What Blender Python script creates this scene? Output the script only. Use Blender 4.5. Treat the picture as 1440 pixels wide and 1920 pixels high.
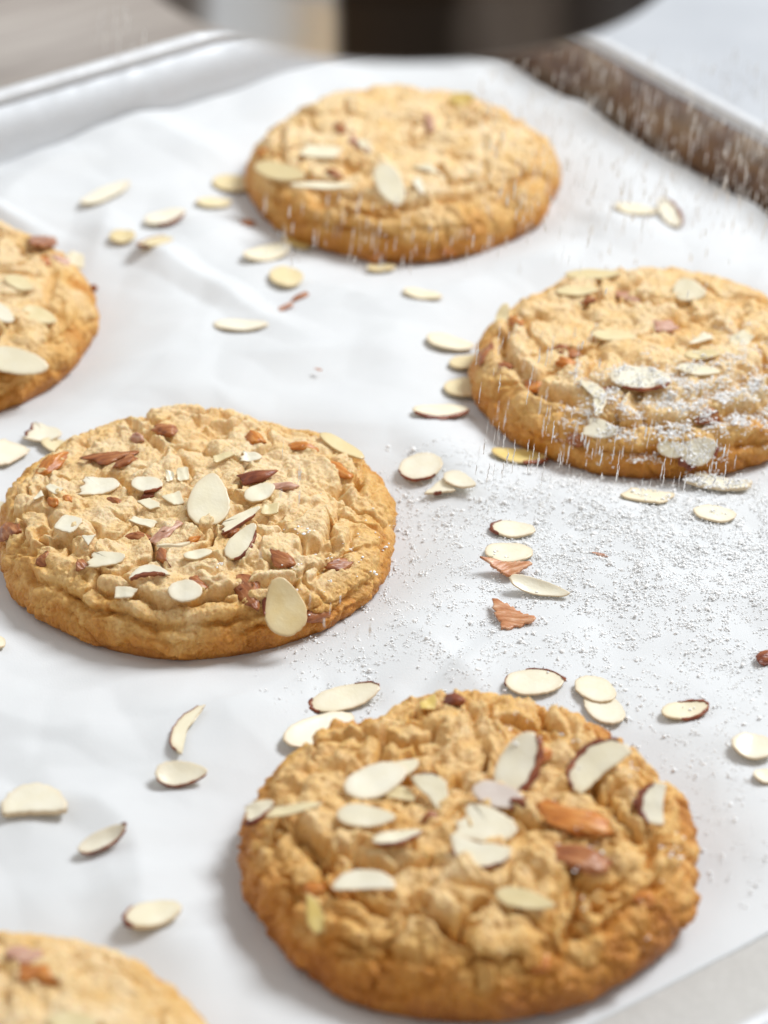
import bpy, math, random
import numpy as np
from mathutils import Vector, Matrix

for o in list(bpy.data.objects):
    bpy.data.objects.remove(o)
S = bpy.context.scene
rad = math.radians
CM = 0.01

# ------------------------------------------------------------------ camera
PITCH = rad(33.0); FPX = 6000.0; CAMH = 0.45
cam_d = bpy.data.cameras.new("camera"); cam = bpy.data.objects.new("camera", cam_d)
S.collection.objects.link(cam); S.camera = cam
cam.location = (0, 0, CAMH); cam.rotation_euler = (rad(57.0), 0, 0)
cam_d.sensor_fit = 'VERTICAL'; cam_d.sensor_height = 36.0; cam_d.sensor_width = 27.0
cam_d.lens = FPX / 1920.0 * 36.0
cam_d.clip_start = 0.05; cam_d.clip_end = 20.0
cam_d.dof.use_dof = True; cam_d.dof.focus_distance = 0.782; cam_d.dof.aperture_fstop = 10.0

# ------------------------------------------------------------------ world and lamps
W = bpy.data.worlds.new("World"); S.world = W; W.use_nodes = True
wb = W.node_tree.nodes['Background']
wb.inputs['Color'].default_value = (1.0, 0.945, 0.875, 1); wb.inputs['Strength'].default_value = 0.47

def area_lamp(name, loc, target, sx, sy, power, col):
    l = bpy.data.lights.new(name, 'AREA'); l.shape = 'RECTANGLE'; l.size = sx; l.size_y = sy
    l.energy = power; l.color = col
    o = bpy.data.objects.new(name, l); S.collection.objects.link(o)
    o.location = loc
    o.rotation_euler = (Vector(target) - Vector(loc)).to_track_quat('-Z', 'Y').to_euler()
    return o
area_lamp("window_light", (0.95, 1.30, 1.35), (0.0, 0.70, 0.0), 0.62, 0.62, 36.0, (0.93, 0.97, 1.0))
area_lamp("left_fill_light", (-1.1, 1.3, 1.1), (0.0, 0.70, 0.0), 1.1, 1.1, 5.0, (0.88, 0.94, 1.0))  # soft fill lamp added on the left, stands for no actual window

S.view_settings.view_transform = 'Standard'; S.view_settings.look = 'None'
S.view_settings.exposure = -0.05; S.view_settings.gamma = 1.0

# ------------------------------------------------------------------ pixel of the photograph -> point of the place
FW = np.array([0, math.cos(PITCH), -math.sin(PITCH)]); RT = np.array([1.0, 0, 0]); UP = np.array([0, math.sin(PITCH), math.cos(PITCH)])
CAM = np.array([0, 0, CAMH])
def raydir(x, y): return FW + (x - 720) / FPX * RT - (y - 960) / FPX * UP
def at(x, y, z=0.0):
    d = raydir(x, y); t = (z - CAMH) / d[2]; return CAM + d * t
def pix(P):
    v = P - CAM; dep = v @ FW
    return 720 + FPX * (v @ RT) / dep, 960 - FPX * (v @ UP) / dep, dep
def on_plane(x, y, P, n):
    d = raydir(x, y); t = ((P - CAM) @ n) / (d @ n); return CAM + d * t

# ------------------------------------------------------------------ numpy noise
_rs = np.random.RandomState(7)
_perm = _rs.permutation(4096).astype(np.int64); _grad = _rs.normal(size=(4096, 3)); _grad /= np.linalg.norm(_grad, axis=1)[:, None]
_pts = _rs.rand(4096, 3)
def _hash(i, seed):
    h = _perm[(i[..., 0] + seed * 131) & 4095]; h = _perm[(h + i[..., 1]) & 4095]; return _perm[(h + i[..., 2]) & 4095]
def perlin(p, seed=0):
    i = np.floor(p).astype(np.int64); f = p - i; u = f * f * f * (f * (f * 6 - 15) + 10); r = 0
    for dx in (0, 1):
        wx = u[:, 0] if dx else 1 - u[:, 0]
        for dy in (0, 1):
            wy = u[:, 1] if dy else 1 - u[:, 1]
            for dz in (0, 1):
                wz = u[:, 2] if dz else 1 - u[:, 2]
                g = _grad[_hash(i + np.array([dx, dy, dz]), seed)]
                r = r + wx * wy * wz * np.einsum('ij,ij->i', g, f - np.array([dx, dy, dz]))
    return r * 1.5
def fbm(p, seed=0, octv=3, gain=.5):
    r = 0; a = 1
    for k in range(octv):
        r = r + a * perlin(p * 2 ** k, seed + k); a *= gain
    return r
def worley(p, seed=0):
    i = np.floor(p).astype(np.int64); f = p - i
    f1 = np.full(len(p), 9.0); f2 = np.full(len(p), 9.0); idv = np.zeros(len(p))
    for dx in (-1, 0, 1):
        for dy in (-1, 0, 1):
            for dz in (-1, 0, 1):
                o = np.array([dx, dy, dz]); h = _hash(i + o, seed)
                d = np.linalg.norm(o + _pts[h] - f, axis=1)
                c = d < f1
                f2 = np.where(c, f1, np.minimum(f2, d)); idv = np.where(c, h / 4096.0, idv); f1 = np.where(c, d, f1)
    return f1, f2, idv
def sstep(a, b, x):
    t = np.clip((x - a) / (b - a), 0, 1); return t * t * (3 - 2 * t)

# ------------------------------------------------------------------ object helpers
COL = S.collection
def mesh_np(name, V, F, smooth=True):
    """V (n,3) metres, F (m,k) quads or triangles or a list of faces"""
    me = bpy.data.meshes.new(name)
    if isinstance(F, np.ndarray):
        n, k = F.shape
        me.vertices.add(len(V)); me.vertices.foreach_set('co', np.ascontiguousarray(V, dtype=np.float32).ravel())
        me.loops.add(n * k); me.loops.foreach_set('vertex_index', np.ascontiguousarray(F, dtype=np.int32).ravel())
        me.polygons.add(n); me.polygons.foreach_set('loop_start', np.arange(0, n * k, k, dtype=np.int32))
        me.update(calc_edges=True); me.validate()
    else:
        me.from_pydata([tuple(v) for v in V], [], F); me.update()
    if smooth: me.polygons.foreach_set('use_smooth', np.ones(len(me.polygons), dtype=bool))
    return me
def obj(name, me, mat=None, parent=None):
    o = bpy.data.objects.new(name, me); COL.objects.link(o)
    if mat is not None:
        me.materials.clear(); me.materials.append(mat)
    if parent is not None: o.parent = parent
    return o
def tag(o, label=None, cat=None, group=None, kind=None):
    if label: o['label'] = label
    if cat: o['category'] = cat
    if group: o['group'] = group
    if kind: o['kind'] = kind
    return o

# ------------------------------------------------------------------ materials
def new_mat(name):
    m = bpy.data.materials.new(name); m.use_nodes = True; nt = m.node_tree
    return m, nt, nt.nodes['Principled BSDF']
def N(nt, typ, **kw):
    n = nt.nodes.new(typ)
    for k, v in kw.items():
        if k in n.inputs: n.inputs[k].default_value = v
        else: setattr(n, k, v)
    return n
def coords(nt, scale=100.0, src='Object'):
    """object coordinates in centimetres"""
    tc = N(nt, 'ShaderNodeTexCoord'); mp = N(nt, 'ShaderNodeMapping')
    mp.inputs['Scale'].default_value = (scale,) * 3 if not isinstance(scale, tuple) else scale
    nt.links.new(tc.outputs[src], mp.inputs['Vector']); return mp.outputs['Vector']
def noise(nt, vec, scale, detail=3.0, rough=.55):
    n = N(nt, 'ShaderNodeTexNoise'); n.inputs['Scale'].default_value = scale; n.inputs['Detail'].default_value = detail
    n.inputs['Roughness'].default_value = rough; nt.links.new(vec, n.inputs['Vector']); return n.outputs['Fac']
def ramp(nt, fac, stops):
    r = N(nt, 'ShaderNodeValToRGB'); e = r.color_ramp.elements
    while len(e) < len(stops): e.new(.5)
    for k, (p, c) in enumerate(stops):
        e[k].position = p; e[k].color = (c[0], c[1], c[2], 1) if len(c) == 3 else c
    nt.links.new(fac, r.inputs['Fac']); return r.outputs['Color']
def mixc(nt, fac, a, b, blend='MIX'):
    m = N(nt, 'ShaderNodeMix'); m.data_type = 'RGBA'; m.blend_type = blend
    for inp, v in ((0, fac), (6, a), (7, b)):
        if hasattr(v, 'is_linked') or isinstance(v, bpy.types.NodeSocket): nt.links.new(v, m.inputs[inp])
        else: m.inputs[inp].default_value = v if inp == 0 else (v[0], v[1], v[2], 1)
    return m.outputs[2]
def math_n(nt, op, a, b=0.0):
    m = N(nt, 'ShaderNodeMath', operation=op)
    for k, v in enumerate((a, b)):
        if isinstance(v, bpy.types.NodeSocket): nt.links.new(v, m.inputs[k])
        else: m.inputs[k].default_value = v
    return m.outputs[0]
def bump(nt, h, dist, strength, bsdf):
    b = N(nt, 'ShaderNodeBump'); b.inputs['Distance'].default_value = dist; b.inputs['Strength'].default_value = strength
    nt.links.new(h, b.inputs['Height']); nt.links.new(b.outputs['Normal'], bsdf.inputs['Normal']); return b
def sss(b, w, scale, r=(1, .45, .2)):
    b.inputs['Subsurface Weight'].default_value = w; b.inputs['Subsurface Scale'].default_value = scale
    b.inputs['Subsurface Radius'].default_value = r

def mat_dough():
    m, nt, b = new_mat('baked_dough')
    at_ = N(nt, 'ShaderNodeAttribute', attribute_name='bake')
    v = coords(nt)
    n1 = noise(nt, v, 1.1, 4); n2 = noise(nt, v, 9.0, 4, .6); n3 = noise(nt, v, 3.0, 3)
    t = math_n(nt, 'ADD', at_.outputs['Fac'], math_n(nt, 'MULTIPLY', math_n(nt, 'SUBTRACT', n1, .5), .60))
    t = math_n(nt, 'ADD', t, math_n(nt, 'MULTIPLY', math_n(nt, 'SUBTRACT', n3, .5), .30))
    c = ramp(nt, t, [(0.0, (.87, .69, .43)), (.17, (.83, .59, .29)), (.38, (.75, .45, .14)), (.58, (.61, .26, .034)), (.8, (.46, .165, .016)), (1.0, (.30, .09, .010))])
    c = mixc(nt, .55, c, ramp(nt, n2, [(.33, (.74, .56, .38)), (.47, (1, .99, .97)), (.7, (1.12, 1.12, 1.14))]), 'MULTIPLY')
    nt.links.new(c, b.inputs['Base Color'])
    b.inputs['Roughness'].default_value = .40; b.inputs['Specular IOR Level'].default_value = .5
    sss(b, .22, .0025, (1, .55, .22))
    vo = N(nt, 'ShaderNodeTexVoronoi'); vo.inputs['Scale'].default_value = 11.0; nt.links.new(v, vo.inputs['Vector'])
    h = math_n(nt, 'ADD', noise(nt, v, 14.0, 4, .65), math_n(nt, 'MULTIPLY', noise(nt, v, 45.0, 2, .6), .5))
    h = math_n(nt, 'SUBTRACT', h, math_n(nt, 'MULTIPLY', vo.outputs['Distance'], math_n(nt, 'MULTIPLY', n3, 1.1)))
    bump(nt, h, .0005, .7, b); return m
def mat_almond(name, c1, c2, rough=.33, tr=.10):
    m, nt, b = new_mat(name); v = coords(nt)
    oi = N(nt, 'ShaderNodeObjectInfo')
    n = noise(nt, v, 2.0, 3)
    t = math_n(nt, 'ADD', math_n(nt, 'MULTIPLY', n, .8), math_n(nt, 'MULTIPLY', math_n(nt, 'SUBTRACT', oi.outputs['Random'], .5), .5))
    c = ramp(nt, t, [(.2, c1), (.75, c2)])
    ra = N(nt, 'ShaderNodeAttribute', attribute_name='rimf'); c = mixc(nt, math_n(nt, 'MULTIPLY', ra.outputs['Fac'], .7), c, (.66, .46, .24))
    nt.links.new(c, b.inputs['Base Color']); b.inputs['Roughness'].default_value = rough
    if tr > 0:
        tl = N(nt, 'ShaderNodeBsdfTranslucent'); nt.links.new(c, tl.inputs['Color']); mx = N(nt, 'ShaderNodeMixShader'); mx.inputs[0].default_value = .06
        nt.links.new(b.outputs[0], mx.inputs[1]); nt.links.new(tl.outputs[0], mx.inputs[2]); nt.links.new(mx.outputs[0], nt.nodes['Material Output'].inputs[0])
    bump(nt, noise(nt, v, 10.0, 3), .0002, .4, b); return m
def mat_skin(name, c1, c2, c3):
    m, nt, b = new_mat(name); v = coords(nt, (100.0, 100.0, 100.0))
    mp = N(nt, 'ShaderNodeMapping'); mp.inputs['Scale'].default_value = (2.0, 9.0, 6.0); nt.links.new(v, mp.inputs['Vector'])
    n = noise(nt, mp.outputs['Vector'], 1.0, 3)
    c = ramp(nt, n, [(.3, c1), (.52, c2), (.72, c3)])
    nt.links.new(c, b.inputs['Base Color']); b.inputs['Roughness'].default_value = .38
    sss(b, .15, .0015, (1, .4, .2)); bump(nt, n, .0006, .8, b); return m
M = {}
M['dough'] = mat_dough()
M['almond'] = mat_almond('almond_flesh', (.90, .83, .62), (.94, .90, .76))
M['toast'] = mat_almond('toasted_almond_flesh', (.82, .68, .38), (.88, .78, .52))
M['gold'] = mat_almond('golden_almond_flesh', (.84, .62, .18), (.88, .74, .36))
M['amber'] = mat_almond('amber_toasted_flesh', (.80, .56, .17), (.90, .76, .46))
M['mauve'] = mat_almond('mauve_almond_flesh', (.68, .56, .50), (.80, .72, .66))
M['skin'] = mat_skin('almond_skin', (.12, .025, .012), (.24, .06, .022), (.42, .15, .06))
M['chunk'] = mat_skin('almond_skin_chunk', (.20, .055, .018), (.36, .12, .035), (.56, .26, .11))
M['orange'] = mat_skin('amber_almond_skin', (.38, .11, .015), (.58, .20, .03), (.74, .36, .10))
M['pink'] = mat_skin('pinkish_almond_skin', (.42, .19, .12), (.56, .31, .22), (.70, .48, .37))

M['ribbed'] = mat_skin('ribbed_almond_skin', (.40, .14, .045), (.58, .27, .13), (.76, .50, .34))
def mat_sugar():
    m, nt, b = new_mat('icing_sugar'); b.inputs['Base Color'].default_value = (.96, .96, .96, 1)
    b.inputs['Roughness'].default_value = .9; b.inputs['Specular IOR Level'].default_value = .1
    tl = N(nt, 'ShaderNodeBsdfTranslucent'); tl.inputs['Color'].default_value = (.95, .95, .95, 1); mx = N(nt, 'ShaderNodeMixShader'); mx.inputs[0].default_value = .04
    nt.links.new(b.outputs[0], mx.inputs[1]); nt.links.new(tl.outputs[0], mx.inputs[2]); nt.links.new(mx.outputs[0], nt.nodes['Material Output'].inputs[0])
    return m
M['sugar'] = mat_sugar()
def mat_paper():
    m, nt, b = new_mat('parchment'); v = coords(nt)
    n = noise(nt, v, .5, 4); f = noise(nt, v, 20.0, 3)
    c = ramp(nt, n, [(.3, (.665, .677, .69)), (.7, (.695, .707, .72))])
    nt.links.new(c, b.inputs['Base Color']); b.inputs['Roughness'].default_value = .62
    b.inputs['Specular IOR Level'].default_value = .3
    bump(nt, f, .0002, .25, b); return m
M['paper'] = mat_paper()
def mat_metal(name, base, rough, stain=0.0, met=1.0):
    m, nt, b = new_mat(name); v = coords(nt)
    n = noise(nt, v, 1.3, 4, .6); s = noise(nt, v, 12.0, 4, .6)
    b.inputs['Metallic'].default_value = met
    nt.links.new(ramp(nt, s, [(.3, tuple(x * .85 for x in base)), (.7, base)]), b.inputs['Base Color'])
    nt.links.new(ramp(nt, n, [(.3, (rough * .8,) * 3), (.7, (rough * 1.2,) * 3)]), b.inputs['Roughness'])
    if stain:
        b2 = N(nt, 'ShaderNodeBsdfPrincipled'); out = nt.nodes['Material Output']
        big = noise(nt, v, .55, 4, .6); fine = noise(nt, v, 3.2, 4, .65)
        c = ramp(nt, big, [(.34, (.07, .022, .008)), (.46, (.17, .07, .024)), (.56, (.26, .17, .10)), (.70, (.36, .25, .16))])
        c = mixc(nt, .7, c, ramp(nt, fine, [(.35, (.35, .25, .18)), (.6, (1.1, 1.1, 1.1))]), 'MULTIPLY')
        nt.links.new(c, b2.inputs['Base Color']); b2.inputs['Roughness'].default_value = .5
        mx = N(nt, 'ShaderNodeMixShader'); mx.inputs[0].default_value = stain
        nt.links.new(b.outputs[0], mx.inputs[1]); nt.links.new(b2.outputs[0], mx.inputs[2]); nt.links.new(mx.outputs[0], out.inputs[0])
    return m
M['tray'] = mat_metal('worn_aluminium', (.68, .70, .73), .62, 0.0, .3)
M['tray_floor'] = mat_metal('dull_aluminium', (.56, .545, .52), .7, 0.0, .1)
M['tray_stain'] = mat_metal('baked_on_aluminium', (.55, .50, .44), .4, .85)
M['rim'] = mat_metal('rolled_aluminium_rim', (.74, .75, .77), .68, 0.0, .5)
def mat_pan():  # steel with light and dark room reflections painted into its colour as bands
    m, nt, b = new_mat('painted_reflection_steel'); v = coords(nt)
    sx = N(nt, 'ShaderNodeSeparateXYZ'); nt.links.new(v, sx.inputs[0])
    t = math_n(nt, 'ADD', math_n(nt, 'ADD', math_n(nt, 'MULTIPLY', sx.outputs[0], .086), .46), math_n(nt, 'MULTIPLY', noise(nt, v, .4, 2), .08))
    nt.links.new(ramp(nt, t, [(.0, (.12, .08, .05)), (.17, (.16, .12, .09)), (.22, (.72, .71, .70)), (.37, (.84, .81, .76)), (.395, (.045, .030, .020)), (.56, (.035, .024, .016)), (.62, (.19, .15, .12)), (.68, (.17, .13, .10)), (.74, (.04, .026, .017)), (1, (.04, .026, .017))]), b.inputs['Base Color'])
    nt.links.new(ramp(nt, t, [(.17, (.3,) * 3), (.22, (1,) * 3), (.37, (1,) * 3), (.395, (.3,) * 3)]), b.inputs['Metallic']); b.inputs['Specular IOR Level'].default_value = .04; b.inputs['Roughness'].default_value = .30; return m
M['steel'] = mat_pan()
def mat_table():
    m, nt, b = new_mat('pale_tabletop'); v = coords(nt)
    c = ramp(nt, noise(nt, v, .12, 5, .6), [(.3, (.42, .44, .475)), (.7, (.53, .55, .58))])
    nt.links.new(c, b.inputs['Base Color']); b.inputs['Roughness'].default_value = .5; return m
M['table'] = mat_table()
def mat_wood(name, c1, c2):
    m, nt, b = new_mat(name); v = coords(nt)
    mp = N(nt, 'ShaderNodeMapping'); mp.inputs['Scale'].default_value = (.12, 1.4, 1.0); nt.links.new(v, mp.inputs['Vector'])
    c = ramp(nt, noise(nt, mp.outputs['Vector'], 1.0, 5, .6), [(.3, c1), (.7, c2)])
    nt.links.new(c, b.inputs['Base Color']); b.inputs['Roughness'].default_value = .5; return m
M['wood'] = mat_wood('weathered_wood', (.20, .155, .125), (.33, .28, .235))
M['wood2'] = mat_wood('handle_wood', (.34, .16, .06), (.46, .25, .11))
M['cloth'] = mat_almond('dark_cloth', (.05, .038, .026), (.09, .07, .05), .9, 0.0)

# ------------------------------------------------------------------ setting: table, tray, paper
T0 = at(857, -68, .025)[:2]
DA = at(0, 180, .025)[:2] - T0; DA /= np.linalg.norm(DA)         # along the left wall, towards the viewer
DB = np.array([-DA[1], DA[0]])                                  # along the right wall, towards the viewer
def tw(a, b): return T0 + DA * a + DB * b
def tray_ab(P): d = P[..., :2] - T0; return d @ DA, d @ DB
def box(name, c, sx, sy, z0, z1, rot, mat, bev=.002):
    import bmesh
    bm = bmesh.new(); bmesh.ops.create_cube(bm, size=1)
    for v in bm.verts: v.co = Vector((v.co.x * sx, v.co.y * sy, v.co.z * (z1 - z0)))
    bmesh.ops.bevel(bm, geom=bm.edges[:], offset=bev, segments=3, affect='EDGES')
    me = bpy.data.meshes.new(name); bm.to_mesh(me); bm.free()
    me.polygons.foreach_set('use_smooth', np.ones(len(me.polygons), dtype=bool))
    o = obj(name, me, mat); o.location = (c[0], c[1], (z0 + z1) / 2); o.rotation_euler = (0, 0, rot); return o
angA = math.atan2(DA[1], DA[0]); angB = math.atan2(DB[1], DB[0])
tag(box('table_top', (0, .9), 3.0, 3.4, -.035, -.0035, 0, M['table'], .005), 'pale grey table surface under the baking tray', kind='structure')
c = tw(.18, -.20)
tag(box('wooden_board', c, .62, .34, -.0033, .010, angA, M['wood'], .003), 'brown wooden board lying on the table behind the left side of the tray', 'board')

# tray: rounded rectangle swept; corner of the rim's centre line at (a, b) = (0, 0)
TA, TB = .455, .450
def rr_path(off, rc, n=8):
    """points (a,b) of a rounded rectangle inset by off"""
    P = []; r = max(rc - off, .002)
    for (ca, cb, a0) in ((off + r, off + r, 180), (TA - off - r, off + r, 270), (TA - off - r, TB - off - r, 0), (off + r, TB - off - r, 90)):
        for k in range(n + 1):
            t = rad(a0 + 90 * k / n); P.append((ca + r * math.cos(t), cb + r * math.sin(t)))
    return np.array(P)
def ring(off, z, rc=.022):
    P = rr_path(off, rc); w = T0 + P[:, :1] * DA + P[:, 1:] * DB
    return np.column_stack([w, np.full(len(w), z)])
def loft(rings, closed=True, sel=None):
    n = len(rings[0]); V = np.vstack(rings); F = []
    idx = range(n) if sel is None else sel
    for k in range(len(rings) - 1):
        for i in idx:
            j = (i + 1) % n; F.append((k * n + i, k * n + j, (k + 1) * n + j, (k + 1) * n + i))
    return V, F
tray = bpy.data.objects.new('baking_tray', None); COL.objects.link(tray)
tag(tray, 'aluminium rimmed baking tray lined with white paper, browned on its right wall', 'baking tray')
prof_in = [(.0080, .0012), (.0066, .0030), (.0045, .0120), (.0026, .0225)]
prof_out = [(.0016, .0225), (.0035, .0120), (.0056, .0018), (.0075, -.0030)]
nP = 36
R_in = [ring(o, z) for o, z in prof_in]; R_out = [ring(o, z) for o, z in prof_out]
segs = {0: list(range(27, 35)) + [35], 1: list(range(0, 9))}
# path order: corner(0,0), side b=0 (along a), corner(TA,0), side a=TA, corner, side b=TB, corner(0,TB), side a=0
sides = [list(range(4, 13)), list(range(13, 22)), list(range(22, 31)), list(range(31, 36)) + list(range(0, 4))]
mats = [M['tray'], M['tray'], M['tray'], M['tray_stain']]
labs = [None, None, None, 'inner wall stained dark brown by baked-on grease']
for sd, mt, lb in zip(sides, mats, labs):
    V, F = loft(R_in + [R_out[0]] + R_out[1:], sel=sd)
    used = sorted({i for f in F for i in f}); mp_ = {u: k for k, u in enumerate(used)}
    o = obj('side_wall', mesh_np('side_wall', V[used], [tuple(mp_[i] for i in f) for f in F]), mt, tray)
    if lb: o['label'] = lb
fl = ring(.0080, .0012); fb = ring(.0075, -.0030)
obj('tray_floor', mesh_np('tray_floor', np.vstack([fl, fb]), [tuple(range(nP)), tuple(range(2 * nP - 1, nP - 1, -1))], False), M['tray_floor'], tray)
rr = [ring(-.0002 + .0026 * math.cos(rad(t)), .0245 + .0023 * math.sin(rad(t))) for t in range(0, 361, 24)]
V, F = loft(rr); obj('rolled_rim', mesh_np('rolled_rim', V, F), M['rim'], tray)

# ------------------------------------------------------------------ cookies: where they lie
# px centre of footprint, radius (m), height (m), stretch, turn
COOKIES = [
    dict(px=755, py=370, R=.0472, T=.0185, st=(1.0, 1.0), seed=6),
    dict(px=1212, py=740, R=.0490, T=.0185, st=(1.0, 1.0), seed=11),
    dict(px=-150, py=645, R=.0500, T=.0200, st=(1.0, 1.0), seed=23),
    dict(px=370, py=1040, R=.0503, T=.0180, st=(1.0, 1.0), seed=37),
    dict(px=880, py=1652, R=.0500, T=.0205, st=(1.0, 1.0), seed=53, tan=.15, b1=.40, sf=.48),
    dict(px=-10, py=2140, R=.0480, T=.0200, st=(1.0, 1.0), seed=71),
]
for c in COOKIES: c['C'] = at(c['px'], c['py'], 0.0)

FOLDS = []
_r = random.Random(5)
for k in range(46):
    x = _r.uniform(-.17, .17); y = _r.uniform(.45, 1.0); FOLDS.append((x, y, _r.uniform(0, math.pi), _r.uniform(.02, .06), _r.uniform(.004, .013), _r.uniform(-.7, 1.0)))
def paper_h(P):
    """height of the parchment above the tray floor (m) at xy points (n,2)"""
    P = np.atleast_2d(P)[:, :2]
    q = np.column_stack([P * 100, np.zeros(len(P))])
    w = q + 1.2 * np.column_stack([perlin(q * .12, 61), perlin(q * .12, 62), np.zeros(len(P))])
    h = .0011 * (1 - np.abs(perlin(w * .16 + 3.3, 63)) * 2.6).clip(0, 1) + .0009 * np.abs(perlin(w * .33, 64)) + .0011 * perlin(w * .09, 65)
    f1, f2, _ = worley(w * .22, 66); h = h + .0013 * (f2 - f1); f1, f2, _ = worley(w * .55 + 9, 67); h = h + .0008 * f1 * sstep(-.2, .3, perlin(q * .15, 68))
    for (x, y, a, ln, wd, am) in FOLDS:
        dx = P[:, 0] - x; dy = P[:, 1] - y; u = dx * math.cos(a) + dy * math.sin(a); v = -dx * math.sin(a) + dy * math.cos(a)
        h = h + am * .0022 * np.clip(1.08 - np.sqrt((v / wd) ** 2 + .0064), 0, 1) * np.clip(1 - (u / ln) ** 2, 0, 1)
    h = h + .0016
    for c in COOKIES:
        d = np.linalg.norm(P - c['C'][:2], axis=1); h = h * (0.12 + .88 * sstep(c['R'] * .93, c['R'] * 1.5, d))
    a, b = tray_ab(P)
    fl_ = 1 - .97 * sstep(.385, .412, b)
    return np.clip(h * 1.7, 0.0002, None) * fl_ + .0014 + .0003 * fl_
# outline of the sheet in tray coordinates
def build_paper():
    n1, n2 = 370, 340
    wa = lambda b: .0115 + .0008 * np.interp(b, np.linspace(0, .6, 24), np.random.RandomState(4).normal(size=24)) + .0006 * np.sin(b * 120)
    wb_ = lambda a: .0068 + .0010 * np.interp(a, np.linspace(0, .6, 20), np.random.RandomState(9).normal(size=20))
    A = np.linspace(0, 1, n1); B = np.linspace(0, 1, n2); AA, BB = np.meshgrid(A, B, indexing='ij')
    b = wb_(AA.ravel() * .44) + BB.ravel() * (.4055 + .001 * np.sin(AA.ravel() * 9)); a = wa(b) + AA.ravel() * .435
    xy = T0 + a[:, None] * DA + b[:, None] * DB
    z = paper_h(xy)
    ed = np.minimum(a - .0115, b - .0068); z = z + .0012 * np.exp(-np.clip(ed, 0, 1) / .006)
    V = np.column_stack([xy, z])
    i, j = np.meshgrid(np.arange(n1 - 1), np.arange(n2 - 1), indexing='ij'); i = i.ravel(); j = j.ravel()
    F = np.column_stack([i * n2 + j, (i + 1) * n2 + j, (i + 1) * n2 + j + 1, i * n2 + j + 1])
    o = obj('parchment_sheet', mesh_np('parchment_sheet', V, F), M['paper'])
    so = o.modifiers.new('thickness', 'SOLIDIFY'); so.thickness = .00025; so.offset = -1
    tag(o, 'white crinkled parchment paper sheet lining the baking tray', 'parchment paper'); return o
build_paper()

# ------------------------------------------------------------------ cookies
_cp = np.array([(0, 0, 1.0), (.2, .245, 1.0), (.35, .43, .99), (.5, .615, .965), (.62, .755, .91), (.72, .865, .81), (.80, .94, .655), (.87, .985, .46), (.93, .998, .26), (.97, .985, .11), (1.0, .95, .0)])
_st = np.linspace(0, 1, 400); _rt = np.interp(_st, _cp[:, 0], _cp[:, 1]); _zt = np.interp(_st, _cp[:, 0], _cp[:, 2])
_k = np.exp(-np.linspace(-2, 2, 25) ** 2); _k /= _k.sum()
_rt = np.convolve(np.pad(_rt, 12, mode='reflect', reflect_type='odd'), _k, 'valid'); _zt = np.convolve(np.pad(_zt, 12, mode='reflect', reflect_type='odd'), _k, 'valid')
_zt[0:14] = _zt[14]
def disc_grid(n):
    u = np.linspace(-1, 1, n); X, Y = np.meshgrid(u, u, indexing='ij'); X = X.ravel(); Y = Y.ravel()
    c = np.abs(X) > np.abs(Y)
    r = np.where(c, X, Y); d = np.where(c, Y / np.where(X == 0, 1, X), X / np.where(Y == 0, 1, Y))
    ph = np.where(c, d * math.pi / 4, math.pi / 2 - d * math.pi / 4); ph = np.where(r == 0, 0, ph)
    return np.abs(r), np.where(r < 0, ph + math.pi, ph)
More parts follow.
